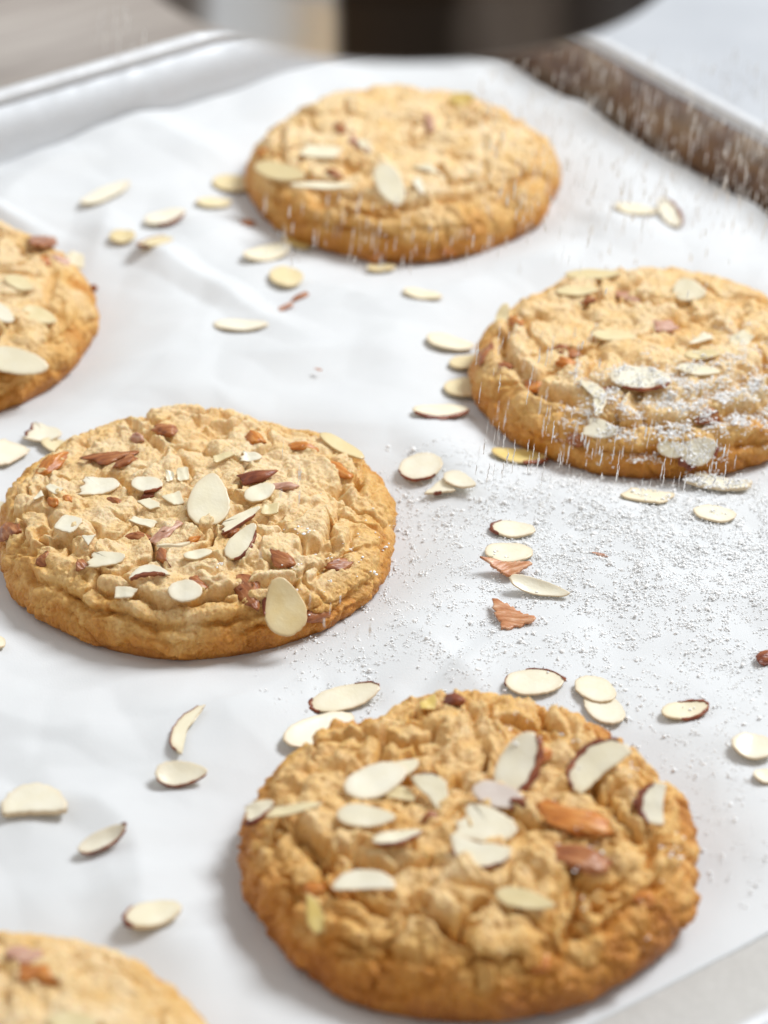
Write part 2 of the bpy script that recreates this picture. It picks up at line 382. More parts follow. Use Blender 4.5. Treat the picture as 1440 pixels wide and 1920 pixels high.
def build_cookie(ci, c, n, amp, cell, grooves, clod=1.0, tanrim=0.0, dents=(), shape=()):
    s, th = disc_grid(n); sd = c['seed']; R = c['R'] * 100; T = c['T'] * 100
    cs, sn = np.cos(th), np.sin(th)
    circ = np.column_stack([cs, sn, np.zeros_like(cs)])
    out = 1 + .030 * perlin(circ * 1.1 + sd, sd) + .016 * perlin(circ * 2.7 + sd, sd + 1)
    for (a0, wd, am) in shape:
        da = (th - rad(a0) + math.pi) % (2 * math.pi) - math.pi; out = out + am * np.exp(-(da / rad(wd)) ** 2)
    r = np.interp(s, _st, _rt) * R * out; z = np.interp(s, _st, _zt) * T
    base = np.column_stack([r * cs * c['st'][0], r * sn * c['st'][1], z])
    # normals of the base profile
    dr = np.gradient(_rt * R, _st); dz = np.gradient(_zt * T, _st); ln = np.hypot(dr, dz) + 1e-9
    nr = np.interp(s, _st, -dz / ln); nz = np.interp(s, _st, dr / ln); nr = np.where(s < .03, 0, nr); nz = np.where(s < .03, 1, nz)
    nrm = np.column_stack([nr * cs, nr * sn, nz])
    side = sstep(.66, .84, s)
    q = base.copy(); off = np.array([sd * 3.1, sd * 1.7, 0])
    q = q + off
    warp = np.column_stack([perlin(q * .9, sd + 2), perlin(q * .9, sd + 3), perlin(q * .9, sd + 4)])
    warp2 = np.column_stack([perlin(q * 3.1, sd + 5), perlin(q * 3.1, sd + 6), perlin(q * 3.1, sd + 7)])
    qw = q + .55 * warp + .14 * warp2
    qs = qw + np.column_stack([0 * side, 0 * side, .9 * side * base[:, 2]])       # flatter clods on the flanks
    k1 = cell / 1.4
    f1, f2, idc = worley(qs / cell, sd + 8)
    mask = sstep(-.25, .30, perlin(q * .55 + 9, sd + 9) + .08)
    d = -.30 * (1 - sstep(.0, .15, f2 - f1)) * mask * (1 - .5 * side) + (idc - .5) * .16 * sstep(.0, .35, f2 - f1)
    b1 = np.abs(perlin(qw * .95 / k1, sd + 10)); b2 = np.abs(perlin((q + .35 * warp) * 1.9 / k1 + 5, sd + 11)); b3 = np.abs(perlin((q + .1 * warp2) * 4.2, sd + 24))
    m2 = sstep(-.15, .35, perlin(q * .8 + 4, sd + 25)); m3 = sstep(-.1, .3, perlin(q * 1.0 + 7, sd + 26))
    d = d + c.get('b1', .30) * (np.minimum(b1, .42) - .2) + .20 * (np.minimum(b2, .4) - .18) * (.35 + .65 * m2)
    d = d * clod * (1 - c.get('sf', .42) * side)
    d = d + .13 * (np.minimum(b3, .4) - .18) * (.3 + .7 * m3)
    d = d + .16 * perlin(q * .42, sd + 12) * (1 - .5 * side) + .05 * perlin(q * 1.3, sd + 13)
    f1c, f2c, idd = worley((q + .06 * warp2) / .19, sd + 14)
    mask3 = sstep(-.10, .3, perlin(q * 1.1 + 2, sd + 15))
    d = d + (.5 - f1c).clip(-.3, .5) * .055 * (.12 + .88 * np.maximum(mask3, .5 * side))
    d = d + .022 * perlin(q * 8, sd + 16) + .014 * perlin(q * 17, sd + 17)
    d = d * amp
    # long creases running round the rim
    crack = np.zeros_like(d)
    wv = perlin(circ * 2.2 + sd, sd + 18) * .034 + perlin(base * .9 + sd, sd + 19) * .034 + perlin(base * 3.0 + sd, sd + 20) * .014 + perlin(base * 7.0 + sd, sd + 30) * .005
    gm = .3 + .7 * sstep(-.35, .25, perlin(base * .75 + 5, sd + 31))
    for (s0, a0, a1, dep, wid) in grooves:
        da = (th - rad((a0 + a1) / 2) + math.pi) % (2 * math.pi) - math.pi; half = rad((a1 - a0) / 2)
        fade = (1 - sstep(half * .7, half, np.abs(da))) * gm
        g = s - (s0 + wv); gg = np.where(g > 0, g / (wid * .8), g / (wid * 1.6))
        prof = np.exp(-gg ** 2); lip = np.exp(-((g + wid * 2.3) / (wid * 1.7)) ** 2)
        d = d + fade * (-dep * prof + dep * .45 * lip); crack = np.maximum(crack, fade * prof)
    for (dx, dy, rd, dep) in dents:
        e = np.exp(-(((base[:, 0] - dx) ** 2 + (base[:, 1] - dy) ** 2) / rd ** 2)); d = d - dep * e
    d = d * (1 - .85 * sstep(.95, 1.0, s))
    P = base + nrm * d[:, None]
    P[:, 2] = np.maximum(P[:, 2], .02)
    bake = np.interp(P[:, 2] / T, [0, .15, .35, .6, .85, 1.1], [.95, .80, .60, .42, .20, .06]) * .9
    bake = bake + .10 * (perlin(q * .6 + 1, sd + 21)) + .22 * np.exp(-((s - .80) / .10) ** 2) * perlin(q * .9, sd + 22).clip(-.2, 1) + tanrim * side + c.get('tan', 0)
    bake = bake - .10 * np.clip(-d * 4, -.5, .8) * 0
    i, j = np.meshgrid(np.arange(n - 1), np.arange(n - 1), indexing='ij'); i = i.ravel(); j = j.ravel()
    F = np.column_stack([i * n + j, (i + 1) * n + j, (i + 1) * n + j + 1, i * n + j + 1])
    # underside
    V = P * CM
    e = np.concatenate([np.arange(n - 1) * n, (n - 1) * n + np.arange(n - 1), (np.arange(n - 1, 0, -1)) * n + n - 1, np.arange(n - 1, 0, -1)])
    cidx = len(V); V = np.vstack([V, [[0, 0, V[:, 2].min()]]])
    cap = np.column_stack([np.roll(e, -1), e, np.full(len(e), cidx), np.full(len(e), cidx)])
    me = bpy.data.meshes.new('cookie')
    allf = np.concatenate([F.ravel(), np.column_stack([e, np.roll(e, -1), np.full(len(e), cidx)]).ravel()])
    starts = np.concatenate([np.arange(len(F)) * 4, len(F) * 4 + np.arange(len(e)) * 3])
    me.vertices.add(len(V)); me.vertices.foreach_set('co', V.astype(np.float32).ravel())
    me.loops.add(len(allf)); me.loops.foreach_set('vertex_index', allf.astype(np.int32))
    me.polygons.add(len(starts)); me.polygons.foreach_set('loop_start', starts.astype(np.int32))
    me.update(calc_edges=True); me.polygons.foreach_set('use_smooth', np.ones(len(starts), dtype=bool))
    at_ = me.attributes.new('bake', 'FLOAT', 'POINT'); at_.data.foreach_set('value', np.append(bake, 1.0).astype(np.float32))
    o = obj('cookie', me, M['dough']); o.location = c['C'] + np.array([0, 0, .0016])
    c['obj'] = o; c['P'] = P * CM + c['C'] + np.array([0, 0, .0016]); c['N'] = nrm; c['s'] = s
    px, py, dep = pix(c['P']); c['px_'] = px; c['py_'] = py; c['dep'] = dep
    # true normals on the grid
    G = c['P'].reshape(n, n, 3); du = np.gradient(G, axis=0); dv = np.gradient(G, axis=1)
    nn = np.cross(du, dv).reshape(-1, 3); nn /= (np.linalg.norm(nn, axis=1)[:, None] + 1e-12)
    nn *= np.sign((nn * nrm).sum(1))[:, None]; c['TN'] = nn
    return o
build_cookie(0, COOKIES[0], 300, 1.15, 1.5, [(.66, 150, 330, .24, .020), (.84, 200, 300, .18, .02), (.72, 300, 420, .22, .018), (.5, 330, 420, .20, .018)])
build_cookie(1, COOKIES[1], 380, 1.05, 1.7, [(.68, 80, 262, .38, .028), (.56, 255, 350, .24, .022), (.72, 245, 355, .32, .026), (.86, 235, 340, .20, .022)], shape=[(140, 25, -.05)], tanrim=.03,
             dents=[(.5, .9, 2.2, .28)])
build_cookie(2, COOKIES[2], 280, 1.0, 1.5, [(.64, 270, 400, .20, .024), (.8, 280, 360, .1, .02)], clod=1.15)
build_cookie(3, COOKIES[3], 470, 1.05, 1.35, [(.62, 110, 255, .26, .020), (.72, 225, 350, .30, .016), (.82, 205, 300, .26, .017), (.60, 290, 400, .20, .016), (.87, 280, 350, .20, .015), (.76, 140, 215, .2, .015), (.70, 340, 440, .2, .016), (.64, 50, 120, .22, .02)], clod=1.0)
build_cookie(4, COOKIES[4], 420, 1.30, 1.35, [(.62, 130, 240, .36, .024), (.80, 190, 262, .16, .018), (.64, 225, 275, .26, .02), (.74, 285, 345, .22, .016), (.68, 340, 440, .2, .018), (.5, 20, 100, .22, .02)], clod=1.25)
build_cookie(5, COOKIES[5], 280, 1.0, 1.5, [(.7, 40, 120, .08, .02)], tanrim=-.1)
CLAB = ['farthest cookie, whole, closest to the corner of the tray',
        'sugar-dusted cookie cut by the right edge of the photo',
        'cookie cut by the left edge, upper of the two there, with one big white flake',
        'whole cookie left of centre, topped with many small broken almond pieces',
        'nearest whole cookie, deeply craggy, at bottom right of centre',
        'blurred cookie corner cut by the bottom left corner of the photo']
for c, l in zip(COOKIES, CLAB): tag(c['obj'], l, 'cookie', 'almond cookies on the parchment')

def hit(ci, x, y, rad_cm=.45):
    """surface point of a cookie under a pixel, with a smoothed normal"""
    c = COOKIES[ci]; d2 = (c['px_'] - x) ** 2 + (c['py_'] - y) ** 2
    th_ = 5.0 ** 2
    while True:
        k = np.where(d2 < th_)[0]
        if len(k): break
        th_ *= 2
    k = k[c['dep'][k] < c['dep'][k].min() + .004] if len(k) > 1 else k
    P = c['P'][k].mean(0)
    near = np.linalg.norm(c['P'] - P, axis=1) < rad_cm * CM
    n = c['TN'][near].mean(0) + c['N'][near].mean(0); n /= np.linalg.norm(n)
    hi = ((c['P'][near] - P) @ n)
    return P, n, np.percentile(hi, 88)

# ------------------------------------------------------------------ almond flakes
NS = 44
def outline(kind, rng):
    t = np.linspace(0, 2 * math.pi, NS, endpoint=False); x = np.cos(t); y = np.sin(t)
    if kind == 'oval': y = y * (1 - .10 * x)
    elif kind == 'tear': y = y * (1 - .30 * x)
    elif kind == 'round': x = x * .98
    elif kind == 'half':                       # broken straight along one side
        y = np.where(y < -.15, -.15 + .03 * np.sin(x * 4 + rng.uniform(0, 3)), y); y = (y - .35) * 1.45
    elif kind == 'cut':                        # broken off across one end
        x = np.where(x < -.25, -.25 + .14 * y + .05 * np.sin(y * 7), x); x = (x - .37) * 1.55
    elif kind == 'square':
        x = np.sign(x) * np.abs(x) ** .35; y = np.sign(y) * np.abs(y) ** .35; x = x + .18 * y; x /= 1.15
    elif kind == 'shard':
        k = rng.randint(3, 5); a = sorted(rng.uniform(0, .5) + 2 * math.pi * i / k + rng.uniform(-.35, .35) for i in range(k))
        r = np.min([1 / np.maximum(.25, np.cos(t - q)) * .5 for q in a], axis=0); x = x * r; y = y * r
        x /= np.abs(x).max(); y /= np.abs(y).max()
    elif kind == 'tri':
        rr_ = 1 / np.maximum(.3, np.max([np.cos(t - a) for a in (rad(60), rad(200), rad(300))], axis=0)) * .5; x = x * rr_; y = y * rr_; x /= np.abs(x).max(); y /= np.abs(y).max()
    elif kind == 'crescent':
        y = np.where(y > 0, y * .75, y * .12) + .55 * (1 - x ** 2) - .45
        y = y * 1.2
    rough = {'tri': .11, 'oval': .02, 'tear': .02, 'round': .02}.get(kind, .045)
    w = 1 + rough * np.array([math.sin(3 * a + rng.uniform(0, 6)) for a in t]) + rough * .8 * np.interp(np.arange(NS), np.arange(0, NS + 1, 4), np.array([rng.uniform(-1, 1) for _ in range(NS // 4)] + [0.0]))
    return np.column_stack([x * w, y * w]), t
def place_frame(P1, P2, n):
    X = P2 - P1; L = np.linalg.norm(X); X /= L; n = n - X * (n @ X); n /= np.linalg.norm(n); Y = np.cross(n, X)
    m = Matrix(((X[0], Y[0], n[0], 0), (X[1], Y[1], n[1], 0), (X[2], Y[2], n[2], 0), (0, 0, 0, 1)))
    return m, L
_fid = [0]
def make_flake(P1, P2, n, wid, kind, mat, skin, th, curl, label, group, lift, name='almond_flake'):
    _fid[0] += 1; rng = random.Random(_fid[0] * 17)
    m, L = place_frame(P1, P2, n); O, t = outline(kind, rng)
    L2 = L / 2; W2 = wid * CM / 2; th = th * CM
    px = O[:, 0] * L2; py = O[:, 1] * W2
    def zc(x, y): return curl * CM * ((x / L2) ** 2 * 1.0 + .35 * (y / W2) ** 2 - .4) + .012 * CM * math.sin(x / L2 * 5 + _fid[0]) 
    V = []; F = []
    levels = [(.35, 1.0), (.70, 1.0), (.92, .96), (.985, .78), (1.0, .3), (1.0, -.3), (.98, -.8), (.85, -1.0)]
    for (sc, zz) in levels:
        for k in range(NS):
            x, y = px[k] * sc, py[k] * sc; V.append((x, y, zc(x, y) + zz * th / 2))
    for r in range(len(levels) - 1):
        for k in range(NS):
            j = (k + 1) % NS; F.append((r * NS + k, (r + 1) * NS + k, (r + 1) * NS + j, r * NS + j))
    V.append((0, 0, zc(0, 0) + th / 2 * 1.0)); c0 = len(V) - 1
    V.append((0, 0, zc(0, 0) - th / 2)); c1 = len(V) - 1; b = (len(levels) - 1) * NS
    for k in range(NS):
        j = (k + 1) % NS; F.append((c0, k, j)); F.append((c1, b + j, b + k))
    me = mesh_np(name, V, F)
    ra = me.attributes.new('rimf', 'FLOAT', 'POINT'); ra.data.foreach_set('value', np.array([(sc ** 14 if zz > -.9 else .4) for (sc, zz) in levels for _k in range(NS)] + [0.0, 0.0], dtype=np.float32))
    o = obj(name, me, M[mat]); C = (P1 + P2) / 2 + n * lift
    o.matrix_world = Matrix.Translation(Vector(C)) @ m
    tag(o, label, 'almond flake' if name == 'almond_flake' else 'almond piece', group)
    for (a0, a1, thick) in skin:
        ks = [k for k in range(NS * 2) if a0 <= math.degrees(t[k % NS]) + 360 * (k // NS) <= a1]
        if len(ks) < 3: continue
        V = []; F = []; cx = np.gradient(np.append(px, px[:1]))[:NS]; ring_n = 6
        for q, k in enumerate(ks):
            k = k % NS; x, y = px[k], py[k]; a = (px[(k + 1) % NS] - px[k - 1]); bb = (py[(k + 1) % NS] - py[k - 1]); l = math.hypot(a, bb) + 1e-9
            nx, ny = bb / l, -a / l; tap = math.sin(math.pi * (q + .4) / (len(ks) - .2)) ** .5
            w = thick * CM * tap * (1 + .3 * math.sin(q * 1.7)); z0 = zc(x, y)
            for (dd, zz) in ((-.45 * w, .5 * th + .012 * CM), (.05 * w, .56 * th + .01 * CM), (.8 * w, .25 * th), (.8 * w, -.35 * th), (.0, -.6 * th), (-.4 * w, -.5 * th)):
                V.append((x + nx * dd, y + ny * dd, z0 + zz))
        for q in range(len(ks) - 1):
            for e in range(ring_n):
                g = (e + 1) % ring_n; F.append((q * ring_n + e, (q + 1) * ring_n + e, (q + 1) * ring_n + g, q * ring_n + g))
        F.append(tuple(range(ring_n))[::-1]); F.append(tuple((len(ks) - 1) * ring_n + e for e in range(ring_n)))
        obj('skin', mesh_np('skin', V, F), M['skin'], o)
    return o
UPV = np.array([0, 0, 1.0])
def pf(x1, y1, x2, y2, w, kind, label, mat='almond', skin=(), th=.068, curl=.05, tilt=(0, 0), z=0.0):
    """flake lying on the parchment"""
    xc, yc = (x1 + x2) / 2, (y1 + y2) / 2; P = at(xc, yc, .003); h = paper_h(P[:2])[0] + z * CM
    P = at(xc, yc, h); e = .004
    hx = [paper_h(P[:2] + np.array(o_) * e)[0] for o_ in ((1, 0), (-1, 0), (0, 1), (0, -1))]
    up_ = np.array([-(hx[0] - hx[1]) / (2 * e), -(hx[2] - hx[3]) / (2 * e), 1.0])
    h = max(h, max(hx) * .5 + h * .5) + z * 0; P = at(xc, yc, h + z * CM * 0)
    n = up_ + RT * tilt[0] + np.array([0, -1.0, 0]) * tilt[1]; n /= np.linalg.norm(n)
    P1 = on_plane(x1, y1, P, n); P2 = on_plane(x2, y2, P, n)
    lift = (th / 2 + curl * .4 + .02 + .5 * wid_lift(w, tilt)) * CM
    # a piece standing on its plane: shift so that it still covers its pixels
    return make_flake(P1, P2, n, w, kind, mat, skin, th, curl, label, 'almond flakes strewn over the parchment', lift)
def wid_lift(w, tilt): return w * .5 * math.hypot(*tilt) * .8
def cf(ci, x1, y1, x2, y2, w, kind, label, mat='almond', skin=(), th=.068, curl=.03, face=0.0, lean=(0, 0), up=.0):
    """flake lying on a cookie; face 0..1 turns it up towards the camera"""
    xc, yc = (x1 + x2) / 2, (y1 + y2) / 2; P, n, hi = hit(ci, xc, yc)
    hi = min(hi, .0020)
    n = n * .45 + UPV * .55
    tocam = CAM - P; tocam /= np.linalg.norm(tocam)
    n = n * (1 - face) + tocam * face + RT * lean[0] + np.array([0, -1.0, 0]) * lean[1]; n /= np.linalg.norm(n)
    P = P + n * (hi + (up + .03) * CM)
    P1 = on_plane(x1, y1, P, n); P2 = on_plane(x2, y2, P, n)
    return make_flake(P1, P2, n, w, kind, mat, skin, th, curl, label, 'almond flakes on top of the cookies', th * .35 * CM)

# ---- on the parchment
pf(155, 388, 243, 345, .75, 'oval', 'long pale blurred flake alone on the paper near the left tray wall')
pf(368, 385, 432, 383, .62, 'oval', 'small yellowish flake left of the farthest cookie, below a rounder flake', 'toast')
pf(398, 350, 470, 345, .95, 'round', 'rounder cream flake touching the left side of the farthest cookie', 'toast')
pf(205, 447, 255, 447, .65, 'round', 'small plain round flake, leftmost of the cluster of three left of the farthest cookie', 'toast')
pf(272, 422, 347, 400, .75, 'oval', 'upper flake of the blurred cluster of three, brown along its lower edge', skin=[(230, 330, .07)], z=.03)
pf(262, 468, 322, 448, .70, 'round', 'lower flake of the blurred cluster of three, thinly edged in brown', 'toast', skin=[(20, 220, .03)])
pf(458, 495, 540, 470, .85, 'oval', 'white curled flake in front of the left end of the farthest cookie', curl=.14, tilt=(.0, .15))
pf(530, 450, 580, 470, .45, 'oval', 'yellow sliver tucked under the farthest cookie beside the white curled flake', 'gold')
pf(503, 520, 568, 525, .95, 'round', 'round cream flake below the white curled flake', 'toast')
pf(400, 613, 503, 615, .62, 'oval', 'lone pointed oval flake in the open paper between the far and middle cookies')
pf(755, 550, 828, 563, .58, 'oval', 'small lone flake halfway between the far cookie and the sugared cookie')
pf(686, 508, 742, 506, .50, 'oval', 'cream flake end showing under the front edge of the farthest cookie', 'toast')
pf(1152, 392, 1230, 402, .80, 'tear', 'pale flake left of its brown-edged neighbour, below the browned tray wall')
pf(1240, 380, 1272, 434, .55, 'oval', 'upright flake with brown left edge, right one of the far pair', skin=[(20, 160, .09)], curl=.10, tilt=(-.2, .1))
pf(798, 638, 888, 655, .68, 'tear', 'pale flake pointing at the left side of the sugared cookie, uppermost of those there')
pf(843, 690, 905, 676, .60, 'oval', 'middle flake of three overlapping at the left side of the sugared cookie', 'toast', z=.02)
pf(835, 740, 905, 722, .90, 'round', 'wide flake, lowest of three overlapping at the left of the sugared cookie', 'toast', z=.05)
pf(772, 779, 876, 775, .62, 'oval', 'white flake with thick brown lower edge lying left of the sugared cookie', skin=[(190, 350, .08)], curl=.08, tilt=(0, .15))
pf(920, 856, 1025, 864, .86, 'oval', 'golden toasted flake with brown right end at the sugared cookie foot', 'gold', skin=[(270, 350, .10)], curl=.08)
pf(749, 881, 831, 877, 1.05, 'round', 'large round flake right of the middle cookie with thin brown lower rim', skin=[(190, 320, .035)])
pf(795, 928, 866, 906, .62, 'shard', 'broken flake with a small brown tip beside the large round flake', skin=[(200, 250, .07)])
pf(835, 893, 892, 917, .50, 'tear', 'thin pale flake leaning against the broken one right of the large round flake', z=.04)
pf(922, 993, 1004, 1002, .72, 'oval', 'powdered flake with brown left edge, top of the column of pieces mid-paper', skin=[(130, 240, .07)])
pf(908, 1040, 1000, 1042, .85, 'oval', 'pale flake lying under the amber chip in the column mid-paper', z=.0)
pf(955, 1093, 1068, 1122, .42, 'tear', 'thin curved pale flake just below the amber chip, casting a wedge shadow', curl=.16, tilt=(0, .45))
pf(947, 1285, 1058, 1282, .88, 'oval', 'large oval flake with brown top right edge behind the nearest cookie', skin=[(20, 110, .05), (-1, 25, .07), (150, 200, .02)])
pf(1085, 1278, 1150, 1318, .82, 'oval', 'powdered upper one of two overlapping pale flakes behind the nearest cookie', z=.05)
pf(1105, 1305, 1162, 1362, .80, 'round', 'bare lower one of two overlapping pale flakes behind the nearest cookie')
pf(1240, 1345, 1328, 1332, .66, 'oval', 'pale flake with a brown pointed tail right of the two overlapping flakes', skin=[(-1, 100, .09), (250, 355, .05)], curl=.08, tilt=(0, .1))
pf(1370, 1395, 1452, 1412, .80, 'round', 'pale round flake at the right edge, level with the nearest cookie top')
pf(1412, 1462, 1462, 1458, .50, 'oval', 'small flake cut by the right edge, just below the pale round one')
pf(1166, 928, 1262, 942, .90, 'square', 'sugar-covered squarish flake at the front foot of the sugared cookie')
pf(1285, 908, 1412, 920, .74, 'shard', 'large powdered broken flake leaning on the front of the sugared cookie', curl=.08, z=.08, tilt=(0, .12), th=.1)
pf(1298, 962, 1380, 974, .80, 'round', 'round dusty flake nearest the viewer in front of the sugared cookie')
pf(583, 1332, 712, 1294, .74, 'oval', 'large flake with dark brown tip at its left end behind the nearest cookie', skin=[(140, 215, .09), (-1, 70, .04)], curl=.07, tilt=(0, .1))
pf(533, 1398, 660, 1348, .85, 'oval', 'plain flake partly hidden behind the upper left of the nearest cookie', curl=.07)
pf(328, 1420, 372, 1328, .62, 'crescent', 'crescent-shaped flake standing open alone left of the nearest cookie', skin=[(20, 160, .025)], curl=.06, tilt=(0, .0))
pf(290, 1458, 388, 1452, .60, 'tear', 'pointed flake with thin brown lower edge below the crescent flake', skin=[(190, 350, .03)], curl=.10, tilt=(0, .4))
pf(0, 1516, 130, 1508, 1.0, 'half', 'thick cream flake at the left edge, largest loose one on the paper', th=.18, curl=.06, tilt=(0, .2))
pf(150, 1603, 238, 1556, .42, 'oval', 'narrow twisted flake with dark tip near the lower left', skin=[(-1, 30, .06), (190, 350, .03)], curl=.14, tilt=(.1, .5), th=.12)
pf(235, 1735, 339, 1708, .72, 'oval', 'lone flake with brown left tip above the bottom left cookie', skin=[(120, 215, .06)], th=.13)
pf(54, 814, 116, 822, .66, 'cut', 'blurred flake with dark left edge behind the middle cookie', skin=[(120, 250, .06)], z=.08, tilt=(0, .15))
pf(78, 832, 142, 850, .50, 'oval', 'yellowish flake beneath the dark-edged one behind the middle cookie', 'toast')
pf(-28, 838, 36, 868, 1.1, 'square', 'pale squarish flake cut by the left edge behind the middle cookie')
pf(-25, 1208, 9, 1208, .60, 'round', 'flake end barely showing at the left edge beside the middle cookie')
pf(-25, 958, 13, 955, .60, 'oval', 'pale flake tip between the left edge and the middle cookie side')

# ---- on the farthest cookie
cf(0, 546, 348, 664, 352, .70, 'oval', 'white flake lying almost edge-on across the front of the farthest cookie', lean=(0, -.35), up=.05)
cf(0, 712, 308, 750, 386, .80, 'oval', 'upright white flake facing the viewer on the farthest cookie', face=.5, up=.08)
cf(0, 478, 312, 572, 334, .62, 'oval', 'blurred cream flake at the left shoulder of the farthest cookie', 'toast', face=.3)
cf(0, 562, 283, 642, 290, .62, 'square', 'pale square flake above the edge-on one on the farthest cookie', face=.15)
cf(0, 768, 312, 832, 318, .50, 'shard', 'ragged white flake right of the upright one on the farthest cookie', face=.4)
cf(0, 776, 330, 796, 368, .30, 'shard', 'small white fragment just right of the upright flake base on the farthest cookie', face=.3)
cf(0, 672, 262, 700, 292, .28, 'oval', 'tiny white sliver beside the red chip on the farthest cookie', face=.4)
cf(0, 838, 190, 894, 182, .55, 'shard', 'bright yellow flake sticking up from the back rim of the farthest cookie', 'gold', face=.75, up=.2)
# ---- on the sugared cookie
cf(1, 1143, 706, 1258, 714, .85, 'oval', 'largest flake of the sugared cookie, white with brown lower edge', skin=[(230, 350, .06)], face=.25, up=.06)
cf(1, 1095, 712, 1130, 778, .70, 'crescent', 'white comma-shaped flake left of the largest one on the sugared cookie', face=.2)
cf(1, 1108, 628, 1195, 634, .50, 'oval', 'dull cream flake above the largest one on the sugared cookie', 'toast', face=.1)
cf(1, 1262, 540, 1324, 552, .72, 'tear', 'pale flake over the hollow at the back of the sugared cookie', face=.5, up=.06)
cf(1, 1058, 517, 1165, 515, .42, 'oval', 'long yellowish flake on the back rim of the sugared cookie', 'toast', face=.3)
cf(1, 1040, 548, 1122, 546, .40, 'oval', 'second yellowish flake just below the back rim of the sugared cookie', 'toast', face=.2)
cf(1, 1268, 690, 1350, 700, .42, 'oval', 'white sliver right of the largest flake on the sugared cookie', face=.2, up=.03)
cf(1, 1282, 668, 1352, 664, .35, 'oval', 'yellowish sliver above the white one on the sugared cookie', 'toast', face=.3, up=.05)
cf(1, 1288, 645, 1345, 628, .42, 'shard', 'angular pale fragment in the middle right of the sugared cookie', face=.3)
cf(1, 1366, 648, 1412, 628, .60, 'shard', 'white pointed flake near the right edge on the sugared cookie', face=.5, up=.04)
cf(1, 1098, 800, 1158, 812, .55, 'cut', 'powdered pale flake on the front lip of the sugared cookie', face=.45)
cf(1, 1276, 862, 1344, 832, .72, 'oval', 'flake with brown edges hanging on the front side of the sugared cookie', skin=[(150, 250, .13), (300, 350, .08)], face=.7, up=.06)
cf(1, 1232, 838, 1290, 848, .45, 'oval', 'sugary flake beside the brown-edged hanging one on the sugared cookie', face=.5)
cf(1, 935, 615, 950, 570, .35, 'oval', 'upright cream flake pressed on the left flank of the sugared cookie', 'toast', face=.5)
# ---- on the upper left cookie
cf(2, -35, 665, 90, 690, .80, 'oval', 'big smooth white flake on the front of the upper left cookie', face=.35, up=.12)
cf(2, 42, 582, 106, 604, .55, 'tear', 'half-buried cream flake above the big white one on the upper left cookie', 'toast', face=.3)
cf(2, -20, 570, 24, 606, .5, 'oval', 'white flake cut by the left edge on the upper left cookie', face=.3)
cf(2, 10, 520, 62, 545, .5, 'oval', 'dull flake near the back of the upper left cookie', 'toast', face=.2)
cf(2, 118, 478, 160, 500, .62, 'shard', 'very pale flake on the back right rim of the upper left cookie', face=.55)
# ---- on the middle cookie
cf(3, 152, 914, 226, 910, .60, 'cut', 'white rounded flake, leftmost of the large ones on the middle cookie', face=.30, up=.04)
cf(3, 246, 908, 306, 910, .48, 'oval', 'pale oval flake just right of the white rounded one on the middle cookie', face=.3, skin=[(260, 340, .05)], up=.03)
cf(3, 386, 988, 398, 888, 1.02, 'tear', 'largest flake of the middle cookie, smooth and upright at its centre', face=.42, up=.24)
cf(3, 330, 893, 356, 888, .42, 'square', 'small white square standing above the largest flake of the middle cookie', face=.4)
cf(3, 311, 895, 327, 892, .36, 'cut', 'tiny white block left of the small white square on the middle cookie', face=.4)
cf(3, 305, 942, 352, 932, .46, 'shard', 'irregular white piece touching the left of the largest flake', face=.3)
cf(3, 258, 940, 306, 953, .34, 'shard', 'greenish white fragment below the pale oval flake on the middle cookie', face=.3)
cf(3, 108, 978, 150, 990, .52, 'square', 'white square flake near the left flank of the middle cookie', face=.3)
cf(3, 246, 974, 292, 988, .30, 'shard', 'thin white chip in the middle left of the middle cookie', face=.2)
cf(3, 156, 1004, 180, 1020, .35, 'shard', 'small white chip right of the white square flake on the middle cookie', face=.4)
cf(3, 168, 1052, 236, 1046, .46, 'cut', 'wedge-shaped flake low on the left of the middle cookie', face=.35, up=.04)
cf(3, 294, 1026, 356, 1022, .35, 'oval', 'white sliver seen edge-on at the centre of the middle cookie', lean=(0, -.55), up=.08)
cf(3, 242, 1080, 316, 1072, .50, 'crescent', 'curled flake with dark brown underside low on the middle cookie', skin=[(185, 330, .08)], face=.35, up=.10)
cf(3, 344, 1046, 398, 1036, .30, 'oval', 'narrow pale sliver right of the edge-on one on the middle cookie', face=.25)
cf(3, 314, 1110, 380, 1108, .60, 'round', 'round translucent flake with sugar low on the front of the middle cookie', face=.35, up=.03)
cf(3, 212, 1116, 258, 1108, .40, 'shard', 'small triangular flake left of the round translucent one', face=.35)
cf(3, 417, 994, 488, 952, .32, 'cut', 'narrow white strip pointing up right beside the largest flake', face=.35, up=.08, skin=[(200, 320, .04)])
cf(3, 428, 1048, 478, 984, .52, 'tear', 'white flake with brown right edge below the narrow strip', face=.4, up=.06, skin=[(200, 320, .06)])
cf(3, 460, 938, 514, 912, .56, 'oval', 'greenish white flake right of the largest one on the middle cookie', face=.25, up=.02)
cf(3, 488, 958, 526, 955, .34, 'square', 'stubby cream block right of the narrow strip on the middle cookie', 'toast', face=.3)
cf(3, 453, 858, 492, 858, .34, 'cut', 'pale flake at the back of the middle cookie above the dark chip', face=.35)
cf(3, 398, 862, 440, 852, .34, 'shard', 'dull cream fragment at the back centre of the middle cookie', 'toast', face=.3)
cf(3, 62, 932, 92, 925, .3, 'shard', 'tiny cream splinter on the far left flank of the middle cookie', face=.3)
cf(3, 88, 912, 114, 926, .3, 'shard', 'cream splinter on the upper left slope of the middle cookie', face=.3)
cf(3, 545, 1192, 520, 1082, .98, 'tear', 'large golden flake hanging over the front edge of the middle cookie', 'amber', face=.72, skin=[(60, 100, .07)], curl=.07, up=.15)
cf(3, 600, 815, 682, 862, .45, 'oval', 'cream flake lying along the right back rim of the middle cookie', 'toast', face=.2)
